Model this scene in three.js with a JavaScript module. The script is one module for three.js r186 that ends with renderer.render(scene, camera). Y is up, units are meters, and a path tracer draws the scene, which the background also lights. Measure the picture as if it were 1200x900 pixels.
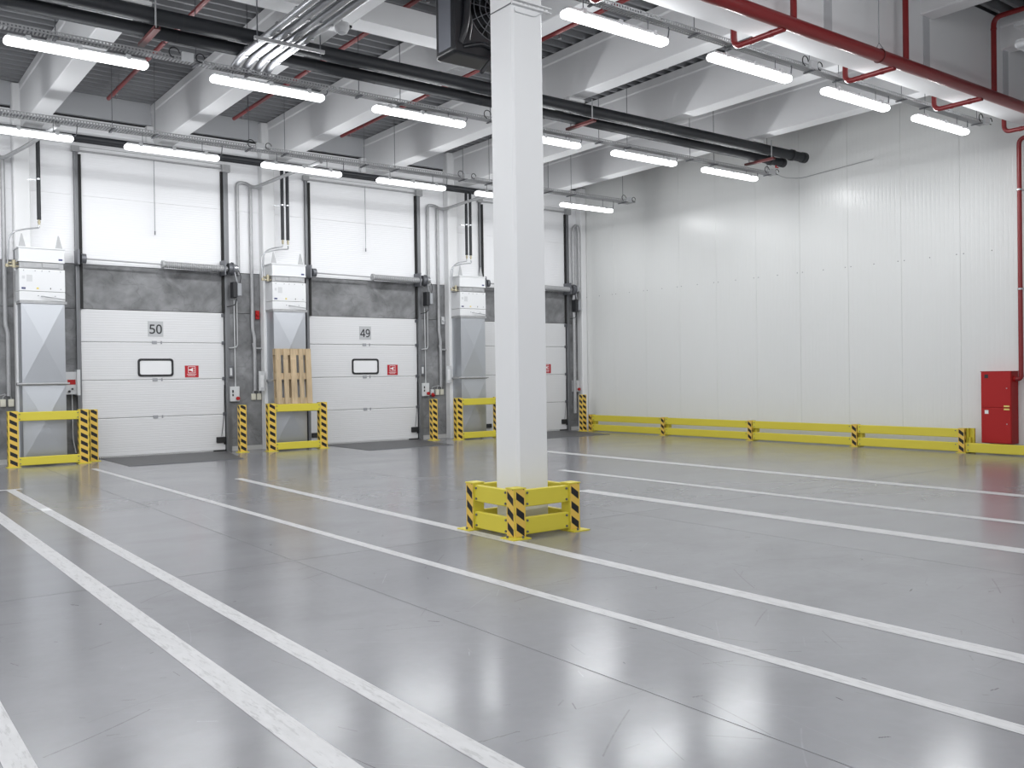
import * as THREE from 'three';
import { mergeGeometries } from 'three/addons/utils/BufferGeometryUtils.js';
import { RoundedBoxGeometry } from 'three/addons/geometries/RoundedBoxGeometry.js';
import { RectAreaLightUniformsLib } from 'three/addons/lights/RectAreaLightUniformsLib.js';

// ---------------------------------------------------------------- camera, light, exposure
const scene = new THREE.Scene();
scene.background = new THREE.Color(0x000000);
const FOCAL = 1073;                                   // pixels, for a 1200 x 900 frame
const camera = new THREE.PerspectiveCamera(2 * Math.atan(450 / FOCAL) * 180 / Math.PI, 4 / 3, 0.05, 80);
{
  const d = Math.PI / 180, yaw = 37.0 * d, pitch = -0.473 * d, roll = 0.803 * d;
  const fwd = new THREE.Vector3(Math.sin(yaw) * Math.cos(pitch), Math.sin(pitch), -Math.cos(yaw) * Math.cos(pitch));
  const right = new THREE.Vector3(Math.cos(yaw), 0, Math.sin(yaw));
  const up = new THREE.Vector3().crossVectors(right, fwd);
  const up2 = right.clone().multiplyScalar(Math.sin(roll)).addScaledVector(up, Math.cos(roll));
  camera.position.set(0, 1.6, 0);
  camera.up.copy(up2);
  camera.lookAt(fwd.add(camera.position));
}
scene.add(camera);
const renderer = new THREE.WebGLRenderer({ antialias: true });
renderer.toneMapping = THREE.LinearToneMapping;
renderer.toneMappingExposure = 1.38;
renderer.shadowMap.enabled = true;
RectAreaLightUniformsLib.init();
const LAMP_POWER = 34, LAMP_SIDE = 26, LAMP_GLOW = 3, LAMP_COLOR = new THREE.Color(0.97, 0.985, 1.0);

// the room: x to the right along the dock wall, -z towards the dock wall
const XL = -9, XR = 18.05, ZD = -20.45, ZB = 5.2, YD = 7.52;

// ---------------------------------------------------------------- helpers
let seed = 7;
const rnd = () => { seed = (seed * 1664525 + 1013904223) >>> 0; return seed / 4294967296; };
const used = {};
function numbered(n) { used[n] = (used[n] || 0) + 1; return used[n] === 1 ? n : n + '_' + String(used[n] - 1).padStart(3, '0'); }
function tag(o, label, category, group, kind) {
  if (label) o.userData.label = label;
  if (category) o.userData.category = category;
  if (group) o.userData.group = group;
  if (kind) o.userData.kind = kind;
  return o;
}
function thing(name, label, category, pos = [0, 0, 0], group, kind) {
  const o = new THREE.Group(); o.name = numbered(name); o.position.set(...pos); scene.add(o);
  return tag(o, label, category, group, kind);
}
function norm(g) {
  if (g.index) g = g.toNonIndexed();
  for (const k of Object.keys(g.attributes)) if (!['position', 'normal', 'uv'].includes(k)) g.deleteAttribute(k);
  if (!g.attributes.uv) g.setAttribute('uv', new THREE.BufferAttribute(new Float32Array(g.attributes.position.count * 2), 2));
  return g;
}
function merge(gs) { gs = (Array.isArray(gs) ? gs : [gs]).map(norm); return gs.length === 1 ? gs[0] : mergeGeometries(gs, false); }
function meshOf(name, gs, mat) {
  const m = new THREE.Mesh(merge(gs), mat); m.name = name; m.castShadow = m.receiveShadow = true; return m;
}
// geometry given in the coordinates of the parent thing
function part(name, gs, mat, parent, label) { const m = meshOf(name, gs, mat); parent.add(m); if (label) m.userData.label = label; return m; }
// geometry given in the room's coordinates under a parent that stands at pos
function partW(name, gs, mat, parent, label) {
  const g = merge(gs).clone(); let p = parent; while (p && p !== scene) { g.translate(-p.position.x, -p.position.y, -p.position.z); p = p.parent; }
  return part(name, g, mat, parent, label);
}
function solo(name, gs, mat, label, category, group, kind) { const m = meshOf(numbered(name), gs, mat); scene.add(m); return tag(m, label, category, group, kind); }
function copyOf(o, pos, label) { const c = o.clone(); c.name = numbered(o.name.replace(/_\d+$/, '')); c.position.set(...pos); c.userData = { ...o.userData, label }; scene.add(c); return c; }
// box from min to max corner, uv in metres
function bx(x0, y0, z0, x1, y1, z1) {
  const w = x1 - x0, h = y1 - y0, d = z1 - z0, g = new THREE.BoxGeometry(w, h, d);
  const uv = g.attributes.uv, n = g.attributes.normal;
  for (let i = 0; i < uv.count; i++) {
    const a = Math.abs(n.getX(i)) > .5 ? d : w, b = Math.abs(n.getY(i)) > .5 ? d : h;
    uv.setXY(i, uv.getX(i) * a, uv.getY(i) * b);
  }
  return g.translate((x0 + x1) / 2, (y0 + y1) / 2, (z0 + z1) / 2);
}
const rb = (x0, y0, z0, x1, y1, z1, r = .01) => new RoundedBoxGeometry(x1 - x0, y1 - y0, z1 - z0, 2, r).translate((x0 + x1) / 2, (y0 + y1) / 2, (z0 + z1) / 2);
const V = (a) => new THREE.Vector3(...a);
function cyl(a, b, r, seg = 12, r2 = r) {
  const A = V(a), B = V(b), L = A.distanceTo(B), g = new THREE.CylinderGeometry(r2, r, L, seg);
  g.applyQuaternion(new THREE.Quaternion().setFromUnitVectors(new THREE.Vector3(0, 1, 0), B.clone().sub(A).normalize()));
  return g.translate((A.x + B.x) / 2, (A.y + B.y) / 2, (A.z + B.z) / 2);
}
// pipe through corner points with rounded bends
function pipe(pts, r, bend = .1, seg = 10) {
  const P = pts.map(V), path = new THREE.CurvePath();
  let cur = P[0];
  for (let i = 1; i < P.length; i++) {
    if (i === P.length - 1) { path.add(new THREE.LineCurve3(cur, P[i])); break; }
    const a = P[i].clone().sub(P[i - 1]), b = P[i + 1].clone().sub(P[i]);
    const t = Math.min(bend, a.length() * .49, b.length() * .49);
    const p0 = P[i].clone().addScaledVector(a.normalize(), -t), p1 = P[i].clone().addScaledVector(b.normalize(), t);
    path.add(new THREE.LineCurve3(cur, p0)); path.add(new THREE.QuadraticBezierCurve3(p0, P[i], p1)); cur = p1;
  }
  // sample unevenly: straight runs need only ends, bends several points
  const pos = [], nor = [], uvs = [], idx = [], S = [];
  for (const c of path.curves) { const n = c.isLineCurve3 ? 1 : 6; for (let k = S.length ? 1 : 0; k <= n; k++) S.push([c.getPoint(k / n), c.getTangent(Math.min(.999, Math.max(.001, k / n)))]); }
  let N = Math.abs(S[0][1].y) > .9 ? new THREE.Vector3(1, 0, 0) : new THREE.Vector3(0, 1, 0), L = 0;
  S.forEach(([p, t], i) => {
    N = N.clone().addScaledVector(t, -N.dot(t)).normalize(); const Bn = new THREE.Vector3().crossVectors(t, N);
    if (i) L += p.distanceTo(S[i - 1][0]);
    for (let k = 0; k <= seg; k++) {
      const a = k / seg * Math.PI * 2, d = N.clone().multiplyScalar(Math.cos(a)).addScaledVector(Bn, Math.sin(a));
      pos.push(p.x + d.x * r, p.y + d.y * r, p.z + d.z * r); nor.push(d.x, d.y, d.z); uvs.push(k / seg * r * 6.28, L);
    }
  });
  const M = seg + 1;
  for (let i = 0; i < S.length - 1; i++) for (let k = 0; k < seg; k++) { const a = i * M + k; idx.push(a, a + 1, a + M, a + 1, a + M + 1, a + M); }
  for (const [end, flip] of [[0, 1], [S.length - 1, -1]]) {
    const c = pos.length / 3, [p, t] = S[end]; pos.push(p.x, p.y, p.z); nor.push(-t.x * flip, -t.y * flip, -t.z * flip); uvs.push(0, 0);
    for (let k = 0; k <= seg; k++) { const j = end * M + k; pos.push(pos[j * 3], pos[j * 3 + 1], pos[j * 3 + 2]); nor.push(-t.x * flip, -t.y * flip, -t.z * flip); uvs.push(0, 0); }
    for (let k = 0; k < seg; k++) flip > 0 ? idx.push(c, c + 2 + k, c + 1 + k) : idx.push(c, c + 1 + k, c + 2 + k);
  }
  const g = new THREE.BufferGeometry();
  g.setAttribute('position', new THREE.Float32BufferAttribute(pos, 3)); g.setAttribute('normal', new THREE.Float32BufferAttribute(nor, 3)); g.setAttribute('uv', new THREE.Float32BufferAttribute(uvs, 2));
  g.setIndex(idx);
  return g;
}
// prism: outline (u, n) extruded along a third axis; axes given as vectors, origin o
function prism(pts, len, o, ax, ay, az) {
  const s = new THREE.Shape(); pts.forEach((p, i) => i ? s.lineTo(...p) : s.moveTo(...p));
  const g = new THREE.ExtrudeGeometry(s, { depth: len, bevelEnabled: false });
  const m = new THREE.Matrix4().makeBasis(V(ax), V(ay), V(az)); m.setPosition(...o);
  return g.applyMatrix4(m);
}
// a sandwich sheet: width w with fine pressed grooves, thickness t behind the face
function ribbed(w, t, pitch, depth, edge = .008) {
  const p = [[0, -t], [w, -t], [w, -edge]];
  p.push([w - edge, 0]);
  const n = Math.max(1, Math.round((w - .06) / pitch)), q = (w - .06) / n;
  for (let i = n - 1; i > 0; i--) { const c = .03 + i * q; p.push([c + q * .24, 0], [c + q * .12, -depth], [c - q * .12, -depth], [c - q * .24, 0]); }
  p.push([edge, 0], [0, -edge]);
  return p;
}

// ---------------------------------------------------------------- textures
function lattice(ix, iy, s) { let h = (ix * 374761393 + iy * 668265263 + s * 974634777) | 0; h = Math.imul(h ^ (h >>> 13), 1274126177); h ^= h >>> 16; return (h >>> 0) / 4294967296; }
function vnoise(x, y, s) {
  const ix = Math.floor(x), iy = Math.floor(y); let fx = x - ix, fy = y - iy; fx = fx * fx * (3 - 2 * fx); fy = fy * fy * (3 - 2 * fy);
  const a = lattice(ix, iy, s), b = lattice(ix + 1, iy, s), c = lattice(ix, iy + 1, s), d = lattice(ix + 1, iy + 1, s);
  return a + (b - a) * fx + (c - a) * fy + (a - b - c + d) * fx * fy;
}
function fbm(x, y, s, o = 5, g = .5) { let v = 0, a = 1, t = 0; for (let i = 0; i < o; i++) { v += a * vnoise(x, y, s + i); t += a; a *= g; x *= 2.03; y *= 2.03; } return v / t; }
const toS = (l) => 255 * (l <= .0031308 ? 12.92 * l : 1.055 * Math.pow(Math.max(l, 0), 1 / 2.4) - .055);
function dataTex(w, h, fn, srgb = true) {
  const d = new Uint8Array(w * h * 4);
  for (let y = 0; y < h; y++) for (let x = 0; x < w; x++) { const c = fn(x, y), i = (y * w + x) * 4; for (let k = 0; k < 3; k++) d[i + k] = Math.max(0, Math.min(255, srgb ? toS(c[k]) : c[k] * 255)); d[i + 3] = 255; }
  const t = new THREE.DataTexture(d, w, h); t.magFilter = THREE.LinearFilter; t.minFilter = THREE.LinearMipmapLinearFilter; t.generateMipmaps = true;
  t.wrapS = t.wrapT = THREE.RepeatWrapping; if (srgb) t.colorSpace = THREE.SRGBColorSpace; t.needsUpdate = true; return t;
}
function canvasTex(w, h, draw) {
  const c = document.createElement('canvas'); c.width = w; c.height = h; draw(c.getContext('2d'), w, h);
  const t = new THREE.CanvasTexture(c); t.colorSpace = THREE.SRGBColorSpace; t.wrapS = t.wrapT = THREE.RepeatWrapping; return t;
}
// polished concrete floor: trowel clouds, scratches and rubber marks, laid out in room metres
const strokes = [];
for (let i = 0; i < 900; i++) {
  const near = i < 520, x = near ? -1 + rnd() * 9 : -2 + rnd() * 19, z = near ? -8 * Math.pow(rnd(), .8) : -20 * rnd();
  const L = Math.pow(rnd(), 3) * .75 + .03, a = (rnd() < .5 ? .1 : 1.5) + (rnd() - .5) * 2.2;
  strokes.push({ x, z, L, a, k: (rnd() - .5) * .9, v: rnd() < .75 ? -(.04 + rnd() * .16) : .03 + rnd() * .07, w: .0015 + rnd() * .003 });
}
for (let i = 0; i < 70; i++) strokes.push({ x: -1 + rnd() * 12, z: -.6 - rnd() * 14, L: .02 + rnd() * .06, a: rnd() * 6, k: 0, v: -.4, w: .005 + rnd() * .006 });
// tyre marks along the driving lanes and scuffed joints
for (const [x, z0, z1, v] of [[13.2, -14, -7, -.1], [14.7, -16, -8.5, -.12], [11.2, -13, -6, -.08], [15.6, -15, -10, -.1], [14.1, -18, -9, -.07]])
  strokes.push({ x, z: z1, L: z1 - z0, a: -Math.PI / 2, k: .004, v, w: .016 });
function floorTex(x0, x1, z0, z1, res) {
  const n = res, px = (x1 - x0) / n, pz = (z1 - z0) / n, f = new Float32Array(n * n);
  for (let j = 0; j < n; j++) for (let i = 0; i < n; i++) {
    const x = x0 + (i + .5) * px, z = z0 + (j + .5) * pz;
    const cloud = fbm(x * .55 + 9, z * .8, 11, 4) - .5, wisp = fbm(x * 1.1 + fbm(x, z, 3, 2) * 2.2, z * 4.2, 31, 4) - .5, fine = fbm(x * 22, z * 22, 51, 2) - .5;
    f[j * n + i] = 1 + cloud * .22 + wisp * .09 + fine * (px > .01 ? 0 : .05) - Math.max(0, fbm(x * .9 + 40, z * 1.3, 81, 5) - .56) * .55;
  }
  for (const s of strokes) {
    const st = Math.ceil(s.L / Math.min(px, pz) * 1.2); let a = s.a, x = s.x, z = s.z; const dl = s.L / st;
    const rx = Math.max(1, Math.round(s.w / px)), amp = s.v * Math.min(1, s.w / px + .35) * (px > .01 && s.w < .012 ? .1 : 1);
    for (let k = 0; k < st; k++) {
      x += Math.cos(a) * dl; z += Math.sin(a) * dl; a += s.k * dl;
      const i = Math.floor((x - x0) / px), j = Math.floor((z - z0) / pz); if (i < 1 || j < 1 || i > n - 2 || j > n - 2) continue;
      const wv = amp * (.5 + vnoise(x * 40, z * 40, 5));
      for (let q = 0; q < rx; q++) { const id = j * n + Math.min(n - 1, i + q); f[id] = Math.max(.35, Math.min(1.5, f[id] * (1 + wv))); }
    }
  }
  return dataTex(n, n, (i, j) => { const v = .245 * f[j * n + i]; return [v * .975, v * .985, v * 1.045]; });
}
const texFloorRough = dataTex(1024, 1024, (x, y) => { const u = x / 1024 * 8, v = y / 1024 * 8; const r = .76 + .3 * (fbm(u * .8, v * 1.6, 71, 4) - .5) + (lattice(x, y, 9) - .5) / 128; return [0, r, 0]; }, false);
const texConcrete = dataTex(1024, 1024, (x, y) => {
  const u = x / 128, v = y / 128; const wx = fbm(u * 1.3, v * 1.3, 90, 3) * 2.4; let c = .21 + .26 * (fbm(u * 1.7 + wx, v * 2.1 + wx, 101, 6, .58) - .5) + .1 * (fbm(u * 7, v * 6, 121, 4) - .5); const ve = Math.abs(fbm(u * 1.4 + wx * .6, v * 1.2, 133, 4) - .5); if (ve < .012) c *= .8 + ve * 16;
  const p = vnoise(u * 26, v * 26, 140); if (p > .9) c *= .88;
  const st = fbm(u * 2.2, v * .35, 160, 3); if (st > .6) c *= 1 + (st - .6) * .7;
  return [c * .98, c * .995, c * 1.02];
});
texConcrete.repeat.set(1 / 8, 1 / 8);
const texConcreteBump = dataTex(512, 512, (x, y) => { const b = .5 + .4 * (fbm(x / 20, y / 20, 201, 4) - .5); return [b, b, b]; }, false);
const texPaintLine = dataTex(256, 1024, (x, y) => {
  const u = x / 256 * .5, v = y / 1024 * 8; let c = .54 + .1 * (fbm(u * 30, v * 12, 301, 3) - .5);
  const w = fbm(u * 60 + 3, v * 9, 320, 5, .7); if (w > .57) c -= Math.min(.12, (w - .57) * 1.2);
  return [c, c, c * 1.015];
});
const texGalv = dataTex(512, 512, (x, y) => { const c = .42 + .1 * (fbm(x / 26, y / 26, 401, 4) - .5); return [c, c * 1.01, c * 1.03]; });
const texWood = dataTex(512, 512, (x, y) => { const g = fbm(x / 9, y / 130, 501, 4), k = fbm(x / 60, y / 200, 520, 3); const c = .8 + .35 * (g - .5) + .35 * (k - .5); return [.64 * c, .49 * c, .31 * c]; });
const texStripe = canvasTex(128, 128, (c) => {          // one hazard stripe of warning tape
  c.fillStyle = '#e2bd55'; c.fillRect(0, 0, 128, 128); c.fillStyle = '#15151a';
  for (const o of [-128, 0, 128]) { c.beginPath(); c.moveTo(14, 8 + o); c.lineTo(114, 66 + o); c.lineTo(114, 128 + o); c.lineTo(14, 70 + o); c.fill(); }
});
const numberTex = (n) => canvasTex(256, 256, (c) => { c.fillStyle = '#b9bbbd'; c.fillRect(0, 0, 256, 256); c.fillStyle = '#26282b'; c.lineWidth = 7; c.strokeStyle = '#26282b'; c.font = '205px sans-serif'; c.textAlign = 'center'; c.textBaseline = 'middle'; c.fillText(n, 128, 134); c.strokeText(n, 128, 134); });
const texSign = canvasTex(256, 224, (c) => {
  c.fillStyle = '#b5202c'; c.fillRect(0, 0, 256, 224); c.fillStyle = '#f2eeee'; c.strokeStyle = '#f2eeee'; c.lineWidth = 8;
  c.strokeRect(62, 22, 132, 116);
  c.beginPath(); c.moveTo(150, 40); c.lineTo(98, 72); c.lineTo(98, 92); c.lineTo(150, 124); c.fill(); c.fillRect(74, 70, 24, 24); c.fillRect(160, 52, 20, 12); c.fillRect(160, 98, 20, 12);
  for (let i = 0; i < 11; i++) c.fillRect(40 + i * 16, 158, 10 + (i % 3), 14);
  for (let i = 0; i < 9; i++) c.fillRect(54 + i * 16, 186, 9 + (i % 2) * 3, 12);
});

// ---------------------------------------------------------------- materials
const std = (r, g, b, rough = .6, o = {}) => { const m = new THREE.MeshStandardMaterial({ roughness: rough, ...o }); m.color.setRGB(r, g, b); return m; };
const M = {
  white: std(.78, .785, .79, .55), beam: std(.78, .785, .795, .65), wallWhite: std(.84, .845, .86, .4), wallRight: std(.75, .76, .748, .27),
  plain: std(.6, .6, .6, .8), deck: std(.2, .205, .215, .5), eave: std(.5, .51, .53, .6),
  concrete: new THREE.MeshStandardMaterial({ map: texConcrete, bumpMap: texConcreteBump, bumpScale: .004, roughness: .8 }),
  doorPanel: std(.72, .725, .735, .38), galv: new THREE.MeshStandardMaterial({ map: texGalv, roughness: .42, metalness: .2 }), galvDark: std(.16, .165, .18, .45, { metalness: .5 }),
  unitWhite: std(.75, .76, .77, .4), duct: std(.5, .52, .55, .36, { metalness: .65 }), trackSteel: std(.2, .205, .215, .45, { metalness: .3 }), conduitSteel: std(.4, .41, .43, .32, { metalness: .75 }),
  black: std(.018, .019, .022, .5), rubber: std(.02, .02, .02, .8), insul: std(.016, .018, .022, .55), darkGap: std(.03, .03, .032, .9),
  red: std(.24, .018, .02, .32), redDark: std(.1, .018, .018, .5), redCab: std(.4, .003, .003, .6), redSign: new THREE.MeshStandardMaterial({ map: texSign, roughness: .4 }),
  yellow: std(.68, .58, .055, .5), tape: new THREE.MeshStandardMaterial({ map: texStripe, roughness: .45 }),
  paint: new THREE.MeshStandardMaterial({ map: texPaintLine, roughness: .42 }), joint: std(.13, .13, .135, .7), leveller: std(.085, .086, .09, .5),
  wood: new THREE.MeshStandardMaterial({ map: texWood, roughness: .8 }), cream: std(.68, .66, .56, .5), plastic: std(.6, .61, .62, .45), brass: std(.42, .38, .27, .4, { metalness: .5 }),
  yellowTab: std(.75, .62, .18, .5), steel: std(.5, .51, .53, .3, { metalness: .9 }), cover: std(.33, .34, .36, .5), plinth: std(.5, .5, .49, .7),
  glow: std(.9, .9, .9, .4, { emissive: LAMP_COLOR, emissiveIntensity: LAMP_GLOW }), paneLit: std(.85, .86, .87, .3),
};

// ---------------------------------------------------------------- the room
{
  // floor: slabs between the sawn joints that show, each its own piece, and the filler in the joints
  const fl = thing('floor', 'grey polished concrete floor with worn white lane lines', 'floor', [0, 0, 0], null, 'structure');
  const slab = (x0, x1, z0, z1, res) => {
    const rough = texFloorRough.clone(); rough.repeat.set((x1 - x0) / 8, (z1 - z0) / 8); rough.needsUpdate = true;
    const g = new THREE.BoxGeometry(x1 - x0, .2, z1 - z0).translate((x0 + x1) / 2, -.1, (z0 + z1) / 2);
    const uv = g.attributes.uv, n = g.attributes.normal, p = g.attributes.position;
    for (let i = 0; i < uv.count; i++) if (n.getY(i) > .5) uv.setXY(i, (p.getX(i) - x0) / (x1 - x0), (p.getZ(i) - z0) / (z1 - z0));
    part('slab', g, new THREE.MeshPhysicalMaterial({ map: floorTex(x0, x1, z0, z1, res), roughnessMap: rough, roughness: .25, ior: 1.5, specularIntensity: .78 }), fl);
  };
  const J = .004;
  const Z1 = -7.62;
  slab(XL, 3.3 - J, ZD - .2, Z1 - J, 1024); slab(3.3 + J, 7.42 - J, ZD - .2, Z1 - J, 1024); slab(7.42 + J, XR + .2, ZD - .2, Z1 - J, 1024);
  slab(-.8 + J, 3.3 - J, Z1 + J, ZB, 2048); slab(3.3 + J, 7.42 - J, Z1 + J, ZB, 2048); slab(7.42 + J, XR + .2, Z1 + J, ZB, 1024); slab(XL, -.8 - J, Z1 + J, ZB, 256);
  const f = (x0, z0, x1, z1) => bx(x0, -.19, z0, x1, -.0015, z1);
  part('joint_filler', f(3.3 - J, ZD, 3.3 + J, ZB), M.joint, fl); part('joint_filler', f(7.42 - J, ZD, 7.42 + J, ZB), M.joint, fl);
  part('joint_filler', f(XL, Z1 - J, XR, Z1 + J), M.joint, fl); part('joint_filler', f(-.8 - J, Z1, -.8 + J, ZB), M.joint, fl);
  const line = (xa, wa, za, xb, wb, zb) => {             // a painted lane line from (xa, za) to (xb, zb)
    const N = 24, pos = [], uv = [], idx = [], y = .0016;
    for (let i = 0; i <= N; i++) { const t = i / N, x = xa + (xb - xa) * t, w = wa + (wb - wa) * t, z = za + (zb - za) * t; pos.push(x - w / 2, y, z, x + w / 2, y, z); uv.push(x * .1, z / 8, x * .1 + w / .5, z / 8); }
    for (let i = 0; i < N; i++) { const a = 2 * i; idx.push(a, a + 2, a + 1, a + 1, a + 2, a + 3); }
    const g = new THREE.BufferGeometry(); g.setAttribute('position', new THREE.Float32BufferAttribute(pos, 3)); g.setAttribute('uv', new THREE.Float32BufferAttribute(uv, 2)); g.setIndex(idx); g.computeVertexNormals();
    part('lane_line', g, M.paint, fl);
  };
  line(.634, .115, -14, .634, .115, 1); line(1.672, .15, -15.6, 1.68, .15, 1); line(2.235, .125, -15.5, 2.2, .115, 1);
  line(3.99, .1, -18.2, 4.27, .11, 1); line(5.39, .13, -14.6, 5.24, .17, 1); line(8.43, .23, -9.6, 8.41, .22, 1);
  line(9.98, .16, -11.9, 9.94, .16, 1); line(12.24, .27, -15.4, 12.0, .2, 1);
  { const g = bx(-2, .0004, -15.6, 2.4, .0014, -15.5); part('lane_line', g, M.paint, fl); }
  part('floor_tape', bx(2.18, .0018, -12.9, 2.29, .003, -12.66), M.white, fl, 'small white tape patch on the lane line');
}
{
  // right wall: upright sandwich sheets with fine pressed grooves, joints between them recessed
  const w = thing('wall_right', 'tall pale grey panel wall with vertical joints and fine grooves', 'wall', [0, 0, 0], null, 'structure');
  part('backing', bx(XR + .03, 0, ZD - .2, XR + .2, YD + .3, ZB + .2), M.eave, w);
  const gap = .003, pw = 1.24, sheet = merge(prism(ribbed(pw - gap, .028, .09, .0016, .003), YD + .1, [0, 0, 0], [0, 0, -1], [-1, 0, 0], [0, 1, 0]));
  const screw = merge(cyl([-.004, 0, 0], [.002, 0, 0], .011, 8));
  for (let k = -1; k < 20; k++) {
    const z = -20.3 + pw * (k + 1) - gap / 2;            // the sheet runs from z down to z - pw
    if (z > ZB + 1) break;
    const m = new THREE.Mesh(sheet, M.wallRight); m.name = 'panel'; m.position.set(XR, .01, z); m.castShadow = m.receiveShadow = true; w.add(m);
    for (const dz of [.07, pw / 2, pw - .07]) { const s = new THREE.Mesh(screw, M.galvDark); s.name = 'screw'; s.position.set(0, 3.89, -dz); m.add(s); }
  }
}
const DOORS = [4.28, 9.345, 14.41], DW = 3.0, DH = 3.13;
{
  const w = thing('wall_back', 'loading dock wall, dark concrete below and white ribbed panels above', 'wall', [0, 0, ZD], null, 'structure');
  const piers = [[XL, DOORS[0]], [DOORS[0] + DW, DOORS[1]], [DOORS[1] + DW, DOORS[2]], [DOORS[2] + DW, XR]];
  for (const [a, b] of piers) { partW('concrete_panel', bx(a + .004, 0, ZD - .2, b - .004, 3.12, ZD), M.concrete, w); partW('plinth', bx(a + .06, 0, ZD, b - .12, .1, ZD + .012), M.plinth, w); }
  const cuts = [XL, 3.2, 8.27, 13.35, XR];
  for (let i = 0; i < 4; i++) partW('concrete_panel', bx(cuts[i] + .004, 3.13, ZD - .2, cuts[i + 1] - .004, 4.04, ZD), M.concrete, w);
  for (let i = 0; i < 4; i++) for (const [y0, y1] of [[4.05, 5.458], [5.461, 7.05]])
    partW('panel', prism(ribbed(y1 - y0, .05, .05, .0014, .003), cuts[i + 1] - cuts[i] - .004, [cuts[i] + .002, y0, ZD + .012], [0, 1, 0], [0, 0, 1], [1, 0, 0]), M.wallWhite, w);
  partW('backing', bx(XL - .2, 4.05, ZD - .3, XR + .03, YD + .3, ZD - .05), M.darkGap, w);
  partW('eave_beam', [bx(XL, 7.1, ZD - .04, XR, YD + .1, ZD + .06)], M.eave, w);  // beam coloured greyer, with the shade under the deck put in
  partW('backing', bx(XL - .2, 0, ZD - .42, XR + .03, 4.05, ZD - .22), M.darkGap, w);
}
solo('wall_left', bx(XL - .2, 0, ZD - .2, XL, YD + .3, ZB + .2), M.wallWhite, 'plain white wall outside the picture on the left', 'wall', null, 'structure');
solo('wall_front', bx(XL - .2, 0, ZB, XR + .2, YD + .3, ZB + .2), M.wallWhite, 'plain white wall behind the viewer', 'wall', null, 'structure');
{
  // corrugated steel deck, ribs along x, carried by the beams
  const p = [], P = .27, n = Math.ceil((ZB - ZD) / P), T = .15;
  for (let i = 0; i < n; i++) { const u = -ZB + i * P; p.push([u, YD], [u + .06, YD], [u + .095, YD + T], [u + .235, YD + T]); }
  p.push([-ZD, YD], [-ZD, YD + .34], [-ZB, YD + .34]);
  solo('ceiling', prism(p, XR - XL, [XL, 0, 0], [0, 0, -1], [0, 1, 0], [1, 0, 0]), M.deck, 'grey corrugated steel roof deck with ribs along the dock wall', 'ceiling', null, 'structure');
}
const BEAMX = []; for (let k = -5; k <= 5; k++) BEAMX.push(3.375 + 2.55 * k);
const order = ['first', 'second', 'third', 'fourth', 'fifth', 'sixth', 'seventh', 'eighth'];
{
  const prof = (y0) => { const a = .175, b = .19; return [[-a + .012, y0], [a - .012, y0], [a, y0 + .012], [a, YD - .17], [b, YD - .14], [b, YD], [-b, YD], [-b, YD - .14], [-a, YD - .17], [-a, y0 + .012]]; };
  BEAMX.forEach((x, i) => {
    const vis = i - 5;
    const b = thing('ceiling_beam', vis >= 0 ? `white concrete roof beam running to the dock wall, ${order[vis]} from the left edge` : 'white concrete roof beam left of the picture', 'beam', [x, 6.64, ZD], vis < 0 ? 'roof beams out of view' : 'roof beams of the dock bay', 'structure');
    partW('beam_body', prism(prof(6.64).map(([u, y]) => [u, y]), 12.7, [x, 0, -7.76], [1, 0, 0], [0, 1, 0], [0, 0, 1]).translate(0, 0, -12.69), M.beam, b);
    if (i % 2 === 0) partW('beam_seat', [bx(x - .3, 6.66, ZD, x + .02, 7.06, ZD + .16)], M.beam, b);
    const c = thing('ceiling_beam', vis >= 0 ? `shallower white beam on the near side of the girder, ${order[vis]} from the left` : 'white roof beam behind the viewer on the left', 'beam', [x, 7.0, ZB], 'shallower beams on the near side of the girder', 'structure');
    partW('beam_body', prism(prof(7.0), ZB + 7.36, [x, 0, -7.36], [1, 0, 0], [0, 1, 0], [0, 0, 1]), M.beam, c);
  });
  // the girder on the pillar, with light strips where the beams bear
  const g = thing('girder', 'deep white concrete girder above the pillar with red pipe along it', 'beam', [XL, 6.06, -7.57], null, 'structure');
  partW('girder_body', prism([[.21, 6.075], [.21, YD], [-.21, YD], [-.21, 6.075], [-.195, 6.06], [.195, 6.06]].map(([u, y]) => [u, y]), XR - XL, [XL, 0, -7.57], [0, 0, -1], [0, 1, 0], [1, 0, 0]), M.beam, g);
  for (const x of BEAMX.slice(5)) partW('bearing_strip', bx(x - .1, 6.07, -7.37, x + .07, 7.0, -7.345), M.eave, g);
  // short bridging beams between the first beams
  for (const [i, l] of [[5, 'first and second'], [6, 'second and third']])
    solo('bridging_beam', bx(BEAMX[i] + .175, 6.63, -11.9, BEAMX[i + 1] - .175, 6.97, -11.52), M.beam, `flat white bridging beam between the ${l} roof beams`, 'beam', null, 'structure');
}
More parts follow.
